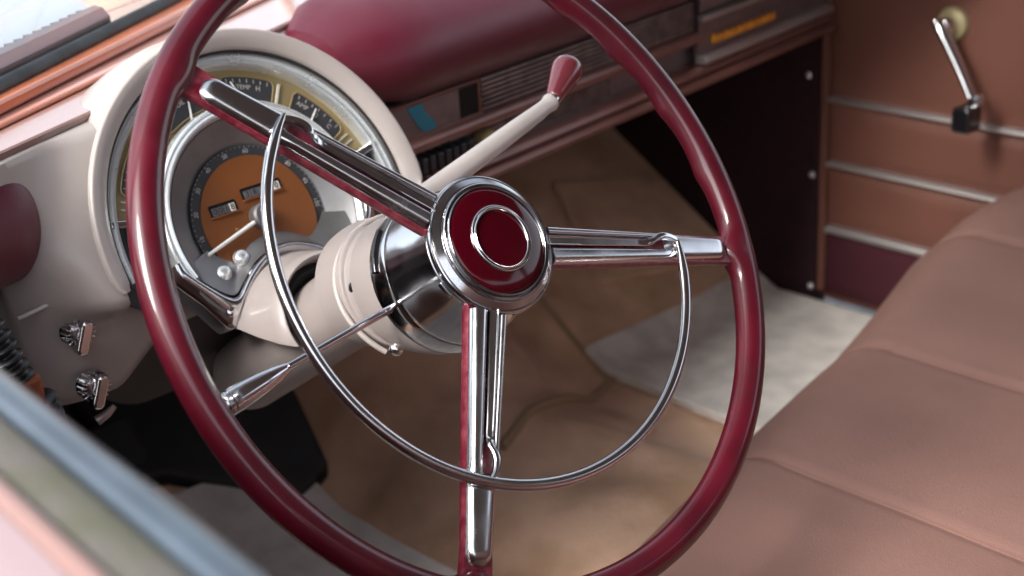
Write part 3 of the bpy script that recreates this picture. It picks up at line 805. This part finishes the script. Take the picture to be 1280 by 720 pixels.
# window crank
ck = pm('window_crank', xf(lathe([(0, .006), (.012, .0058), (.0175, .004), (.020, 0), (.020, -.003)], 40), Matrix.Translation((.972, .2560, -.0800)) @ Matrix.Rotation(R(-90), 4, 'Y')), mat('brass_escutcheon', (.42, .36, .20), .4, .4))
pm('boss', xf(lathe([(0, .026), (.005, .0255), (.0085, .023), (.0095, .016), (.0100, 0)], 28), Matrix.Translation((.970, .2560, -.0790)) @ Matrix.Rotation(R(-90), 4, 'Y')), CHROME_CLEAN, ck)
arm = smoothpath([(.948, .2600, -.0735), (.944, .2500, -.0850), (.940, .2290, -.115), (.936, .2080, -.148), (.933, .2000, -.158)], 5)
pm('arm', tube(arm, [lerp(.0098, .0066, min(1, i / 14)) for i in range(len(arm))], 14, flat=.7), CHROME_CLEAN, ck)
pm('arm_tip', xf(lathe([(0, .008), (.005, .007), (.0085, .003), (.0088, -.006), (0, -.007)], 24), Matrix.Translation((.930, .1975, -.1540)) @ Matrix.Rotation(R(-90), 4, 'Y')), CHROME_CLEAN, ck)
pm('grip', xf(prism(roundrect(0, 0, .023, .030, .005), 0, .028), Matrix.Translation((.930, .2000, -.1700)) @ Matrix.Rotation(R(-90), 4, 'Y') @ Matrix.Rotation(R(90), 4, 'Z')), GLOSSBLACK, ck, bevel=.003)

# kick panel, footwell
KP = empty('kick_panel', 'dark burgundy kick panel in the shaded footwell beside the far door', 'kick panel', Matrix.Translation((.98, .6, -.46)))
OK_ = Matrix.Translation((-.98, -.6, .46))
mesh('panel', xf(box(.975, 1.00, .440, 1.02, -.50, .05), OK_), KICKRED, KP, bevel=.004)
for y, z in ((.4480, -.300), (.4470, -.455), (.4560, -.170)):
    mesh('screw', xf(xf(lathe([(0, .003), (.002, .0026), (.0042, .0008), (.0045, 0)], 16), Matrix.Translation((.975, y, z)) @ Matrix.Rotation(R(-90), 4, 'Y')), OK_), CHROME_SATIN, KP)
FW = mesh('firewall', join(box(-.40, .975, 1.02, 1.05, -.55, .06), box(-.42, -.38, .20, 1.02, -.55, .04)), BLACK)
tag(FW, 'dark firewall behind the dashboard at the front of the footwell', 'firewall')
UD = mesh('under_dash_wiring', join(*[tube(smoothpath([(x, .40 + .08 * random.random(), -.12), (x + .08, .47, -.20 - .1 * random.random()), (x + .18, .52, -.17), (x + .3, .60, -.22)], 6), .006, 8) for x in (-.15, -.05, .08)]), BLACK)
tag(UD, 'black cable loom hanging in the dark under the dashboard', 'cables')

# floor, toe board and transmission hump (one moulded carpet)
def fz(x, y):
    z = -.482
    if y > .50: z += (y - .50) * .62 if y < .85 else .217 + (y - .85) * 1.6
    hump = math.exp(-((x - .40) / .135) ** 4)
    z += (.035 + max(0, y - .30) * .22) * hump
    z += .006 * noise.noise(Vector((x * 9, y * 9, 0))) + .006 * (1 - abs(noise.noise(Vector((x * 7 + y * 5, y * 3 - x * 2, 4)))) * 3) * hump
    return z
V, F = [], []; NX, NY = 110, 110
for i in range(NX + 1):
    for j in range(NY + 1):
        x = lerp(-.40, .978, i / NX); y = lerp(-1.2, 1.02, j / NY); V.append((x, y, fz(x, y)))
for i in range(NX):
    for j in range(NY):
        a = i * (NY + 1) + j; F.append((a, a + 1, a + NY + 2, a + NY + 1))
fl_ = mesh('floor', (V, F), CARPET, angle=70); tag(fl_, 'brown stained carpet over floor, toe board and hump', None, None, 'structure')
def onfloor(pts, h=.003): return [(x, y, fz(x, y) + h) for x, y in pts]
pc = mesh('carpet_piping', join(tube(onfloor([(lerp(.36, .63, k / 20), lerp(.395, .488, k / 20)) for k in range(21)]), .0055, 8)), PIPING)
tag(pc, 'tan piping across the brown carpet, running from the horn ring to the light mat corner', 'piping', 'carpet piping seams')
pc = mesh('carpet_piping', join(tube(onfloor([(lerp(.63, .66, k / 20), lerp(.49, .80, k / 20)) for k in range(21)]), .0035, 8)), PIPING)
tag(pc, 'thin tan piping climbing the toe board from the light mat corner', 'piping', 'carpet piping seams')
# passenger foot mat
def floormat(x0, x1, y0, y1, nm, lab):
    V, F = [], []; n = 20; h = .014
    for k in range(2):
        for i in range(n + 1):
            for j in range(n + 1):
                x = lerp(x0, x1, i / n); y = lerp(y0, y1, j / n); V.append((x, y, fz(x, y) + (h if k == 0 else .001)))
    st = (n + 1) ** 2
    for i in range(n):
        for j in range(n):
            a = i * (n + 1) + j; F.append((a, a + 1, a + n + 2, a + n + 1)); F.append((st + a, st + a + n + 1, st + a + n + 2, st + a + 1))
    for i in range(n):
        for a, b in (((i) * (n + 1), (i + 1) * (n + 1)), (i * (n + 1) + n, (i + 1) * (n + 1) + n), (i, i + 1), (n * (n + 1) + i, n * (n + 1) + i + 1)):
            F.append((a, b, st + b, st + a))
    o = mesh(nm, (V, F), MAT, bevel=.003); tag(o, lab, 'floor mat'); return o
floormat(.632, .968, -.30, .535, 'floor_mat', 'light beige mat on the passenger floor in front of the seat')
floormat(-.30, .215, -.30, .575, 'floor_mat', 'light mat on the driver floor, mostly hidden below the wheel')
# toe-board carpet flap beside the kick panel
S = [[(x, y, fz(x, y) + h) for x, y in ((.735, .600), (.968, .560), (.968, .700), (.80, .745))] for h in (.001, .010)]
tf = mesh('carpet_flap', loft(S), CARPET, bevel=.003); tag(tf, 'brown carpet flap with stitched edge laid on the toe board', 'carpet flap')
S = [[(x, y, fz(x, y) + h) for x, y in [(-.37, .61), (-.20, .600), (.0, .600), (.08, .592), (.13, .560), (.19, .520), (.235, .530), (.25, .60), (.25, .80), (.22, 1.0), (-.37, 1.0)]] for h in (.002, .020)]  # flat black slab over the front of the driver floor
tm = mesh('black_toe_pad', loft(S), BLACK, bevel=.004); tag(tm, 'black pad on the driver toe board, above the light mat', 'rubber pad')
# pedals
def pedal(x, y, z, w, h, lab):
    p = empty('pedal', lab, 'pedal', Matrix.Translation((x, y, z)), 'driver pedals')
    M = Matrix.Rotation(R(50), 4, 'X')
    mesh('pedal_pad', xf(prism(roundrect(0, 0, w, h, .008), -.006, .006), M), BLACK, p, bevel=.002)
    mesh('pedal_arm', tube([(0, .004, 0), (0, .07, .03), (0, .12, .14)], .007, 10), BLACK, p)
pedal(.03, .60, -.36, .055, .050, 'black brake pedal pad in the dark driver footwell nearest the column')
pedal(-.09, .60, -.36, .055, .050, 'black clutch pedal pad in the dark driver footwell nearest the door')

# ================================================================== FRONT SEAT
def seat_front(x):
    P = [(-.35, -.030), (0.0, .000), (.10, .030), (.30, .078), (.50, .118), (.62, .140), (.75, .168), (.85, .176), (.97, .178)]
    for (a, b), (c, d) in zip(P, P[1:]):
        if x <= c: return lerp(b, d, max(0, (x - a) / (c - a)))
    return P[-1][1]
SEAMS = (-.17, .07, .312, .548, .785)
V, F = [], []
NX = 240; prof = []
for i in range(NX + 1):
    x = lerp(-.34, .972, i / NX); yf = seat_front(x)
    side = max(0, (x - .930) / .060) ** 2.8 + max(0, (-.26 - x) / .08) ** 2.6
    row = []
    def crease(y):
        s = 0
        for c in SEAMS:
            dx = abs(x - c); s += .0036 * math.exp(-(dx / .0045) ** 2) + .0026 * math.exp(-(dx / .04) ** 2)
        return s
    for k in range(41):
        f = k / 40; y = lerp(-.72, yf - .075, f); z = -.302 + .024 * (f ** 1.5) + .010 * sin(f * pi)
        row.append((x, y, z - crease(y) + .042 * sstep(.50, .90, x) - .055 * side + .0012 * noise.noise(Vector((x * 14, y * 10, 2)))))
    z0 = -.278 + .042 * sstep(.50, .90, x)
    for a in (12, 24, 36, 48, 60, 72, 84, 96, 110, 130):
        t = R(a); row.append((x, yf - .075 + .075 * sin(t), z0 - .066 * (1 - cos(t)) - crease(0) * max(0, cos(t)) ** .5 - .055 * side))
    row.append((x, yf - .02, -.44)); row.append((x, -.72, -.44))
    V.append(row)
SE = empty('front_seat', 'salmon-brown vinyl bench seat with sewn pleats', 'car seat', Matrix.Translation((.31, -.3, -.48)))
OS = Matrix.Translation((-.31, .3, .48))
mesh('cushion', xf(loft(V), OS), SEAT, SE, angle=60)
mesh('backrest', xf(loft([[(x, y, z) for y, z in ((-.66, -.30), (-.64, -.2), (-.70, .05), (-.745, .14), (-.79, .17), (-.83, .14), (-.84, -.30))] for x in [lerp(-.32, .95, i / 10) for i in range(11)]]), OS), SEAT, SE, bevel=.02, seg=4)
for c in SEAMS:
    pts = [(c + .0006 * sin(y * 40), y, -.302 + .024 * (((y + .72) / (seat_front(c) + .645)) ** 1.5) + .010 * sin((y + .72) / (seat_front(c) + .645) * pi) - .0056 + .042 * sstep(.50, .90, c)) for y in [lerp(-.70, seat_front(c) - .078, k / 60) for k in range(61)]]
    yf = seat_front(c); zz = -.278 + .042 * sstep(.50, .90, c)
    for a in range(6, 110, 8):
        pts.append((c, yf - .075 + .0755 * sin(R(a)) - .002, zz - .0665 * (1 - cos(R(a))) - .0040 * cos(R(min(a, 90)))))
    mesh('seam', xf(tube(pts, .0007, 6), OS), SEAT, SE)
mesh('seat_base', xf(box(-.30, .93, -.72, seat_front(.0) - .10, -.478, -.43), OS), BLACK, SE)

# ================================================================== DRIVER DOOR (near, out of focus)
DD = empty('driver_door', 'near driver door sill with blue-grey trim, felt channel and pale pink paint', 'car door', Matrix.Translation((-.44, -.4, -.4)))
OD = Matrix.Translation((.44, .4, .4))
def dd(name, prof, m, y0=-1.25, y1=.17, n=1, **k):
    S = [[(x + (y + .25) * .085, y, z) for x, z in prof] for y in [lerp(y0, y1, i / n) for i in range(n + 1)]]
    return mesh(name, xf(loft(S), OD), m, DD, **k)
dd('inner_trim', [(-.3935, .100), (-.3930, .117), (-.3955, .1225), (-.4000, .1250), (-.4060, .1250), (-.4080, .1235), (-.4085, .100)], SILLBLUE, angle=60)
dd('felt_channel', [(-.4085, .090), (-.4087, .1210), (-.4110, .1225), (-.4230, .1225), (-.4255, .1215), (-.4258, .090)], FELT, angle=60)
dd('salmon_edge', [(-.4258, .090), (-.4260, .1240), (-.4280, .1255), (-.4310, .1248), (-.4322, .1230), (-.4324, .090)], SALMONPAINT, angle=60)
dd('outer_skin', [(-.4324, .090), (-.4326, .1215), (-.4420, .1200), (-.4560, .1150), (-.4750, .100), (-.4950, .060), (-.505, .0), (-.51, -.2), (-.50, -.45), (-.48, -.45), (-.48, .05)], PINKPAINT, angle=60)
dd('inner_panel', [(-.3945, .100), (-.4080, .098), (-.420, .05), (-.42, -.46), (-.39, -.46), (-.385, 0)], DOORVINYL, y1=.12, angle=60)

# corrugated black hoses at the door jamb
def hose(pts, r, lab):
    P = smoothpath(pts, 60); rad = []; L = 0
    S = [P[0]]
    for i in range(len(P)):
        if i: L += (P[i] - P[i - 1]).length
        rad.append(r * (.86 + .16 * sin(2 * pi * L / .0072)))
    o = mesh('corrugated_hose', tube(P, rad, 20), BLACK2, angle=80); tag(o, lab, 'hose', 'corrugated hoses at the door jamb')
BLACK2 = mat('glossy_black_hose', (.012, .012, .013), .3)
hose([(-.262, .212, .04), (-.2440, .200, .000), (-.2310, .190, -.040), (-.2250, .188, -.062)], .0120, 'upper black corrugated hose left of the beige dash panel')
hose([(-.2140, .185, -.078), (-.2080, .190, -.098), (-.2020, .20, -.140), (-.20, .23, -.20)], .0105, 'lower black corrugated hose below the rusty bracket')
hose([(-.2900, .205, .03), (-.2640, .200, -.020), (-.2520, .195, -.060), (-.25, .19, -.12)], .0110, 'outer black corrugated hose closest to the door')
br = mesh('bracket', box(-.242, -.212, .178, .20, -.080, -.060), mat('rust_orange', (.33, .09, .03), .6, noise_amt=.4, noise_scale=90), bevel=.003)
tag(br, 'rusty orange bracket joining two black hoses', 'bracket')

# lever stub below the dash
bl_ = mesh('release_handle', tube([(-.142, .262, -.148), (-.134, .260, -.1445), (-.128, .260, -.141)], [.0036, .003, .002], 10), SATIN_DARK)
tag(bl_, 'small dull metal release handle under the beige dash edge', 'handle')

# ground outside
gd = mesh('ground', ([(-60, -60, -1.05), (60, -60, -1.05), (60, 60, -1.05), (-60, 60, -1.05)], [(0, 1, 2, 3)]), ASPHALT, smooth=False)
tag(gd, 'grey asphalt ground outside the car', None, None, 'structure')

# ================================================================== CAMERA
cam = bpy.data.cameras.new('camera'); co = bpy.data.objects.new('camera', cam); COL.objects.link(co)
Wc = [[0.71682, -0.30126, 0.62882], [-0.69504, -0.23684, 0.67884], [-0.05558, -0.92366, -0.37916]]
loc = (-.5798, -.6496, .3303)
co.matrix_world = Matrix(((Wc[0][0], -Wc[0][1], -Wc[0][2], loc[0]), (Wc[1][0], -Wc[1][1], -Wc[1][2], loc[1]), (Wc[2][0], -Wc[2][1], -Wc[2][2], loc[2]), (0, 0, 0, 1)))
cam.lens = 53.52; cam.sensor_width = 36; cam.clip_start = .02; cam.clip_end = 300
cam.dof.use_dof = True; cam.dof.focus_distance = .940; cam.dof.aperture_fstop = 7.2; cam.dof.aperture_blades = 9
sc.camera = co

# ================================================================== LIGHT
w = bpy.data.worlds.new('World'); sc.world = w; w.use_nodes = True
N = w.node_tree.nodes; L = w.node_tree.links
sky = N.new('ShaderNodeTexSky'); sky.sky_type = 'NISHITA'; sky.sun_disc = False
EL, AZ = 40, -94       # sun high on the driver's side, a little behind
sky.sun_elevation = R(EL); sky.sun_rotation = R(AZ % 360); sky.air_density = 1.0; sky.dust_density = 3
hsv = N.new('ShaderNodeHueSaturation'); hsv.inputs['Saturation'].default_value = .38
L.new(sky.outputs[0], hsv.inputs['Color']); L.new(hsv.outputs[0], N['Background'].inputs[0]); N['Background'].inputs[1].default_value = .15
sun = bpy.data.lights.new('sun', 'SUN'); sun.energy = 1.5; sun.angle = R(22); sun.color = (1, .96, .91)
so = bpy.data.objects.new('sun', sun); COL.objects.link(so)
dv = Vector((sin(R(AZ)) * cos(R(EL)), cos(R(AZ)) * cos(R(EL)), sin(R(EL))))
so.rotation_euler = dv.to_track_quat('Z', 'Y').to_euler()
sc.view_settings.view_transform = 'Standard'; sc.view_settings.look = 'None'; sc.view_settings.gamma = 1
sc.view_settings.exposure = 1.5
sc.cycles.max_bounces = 10
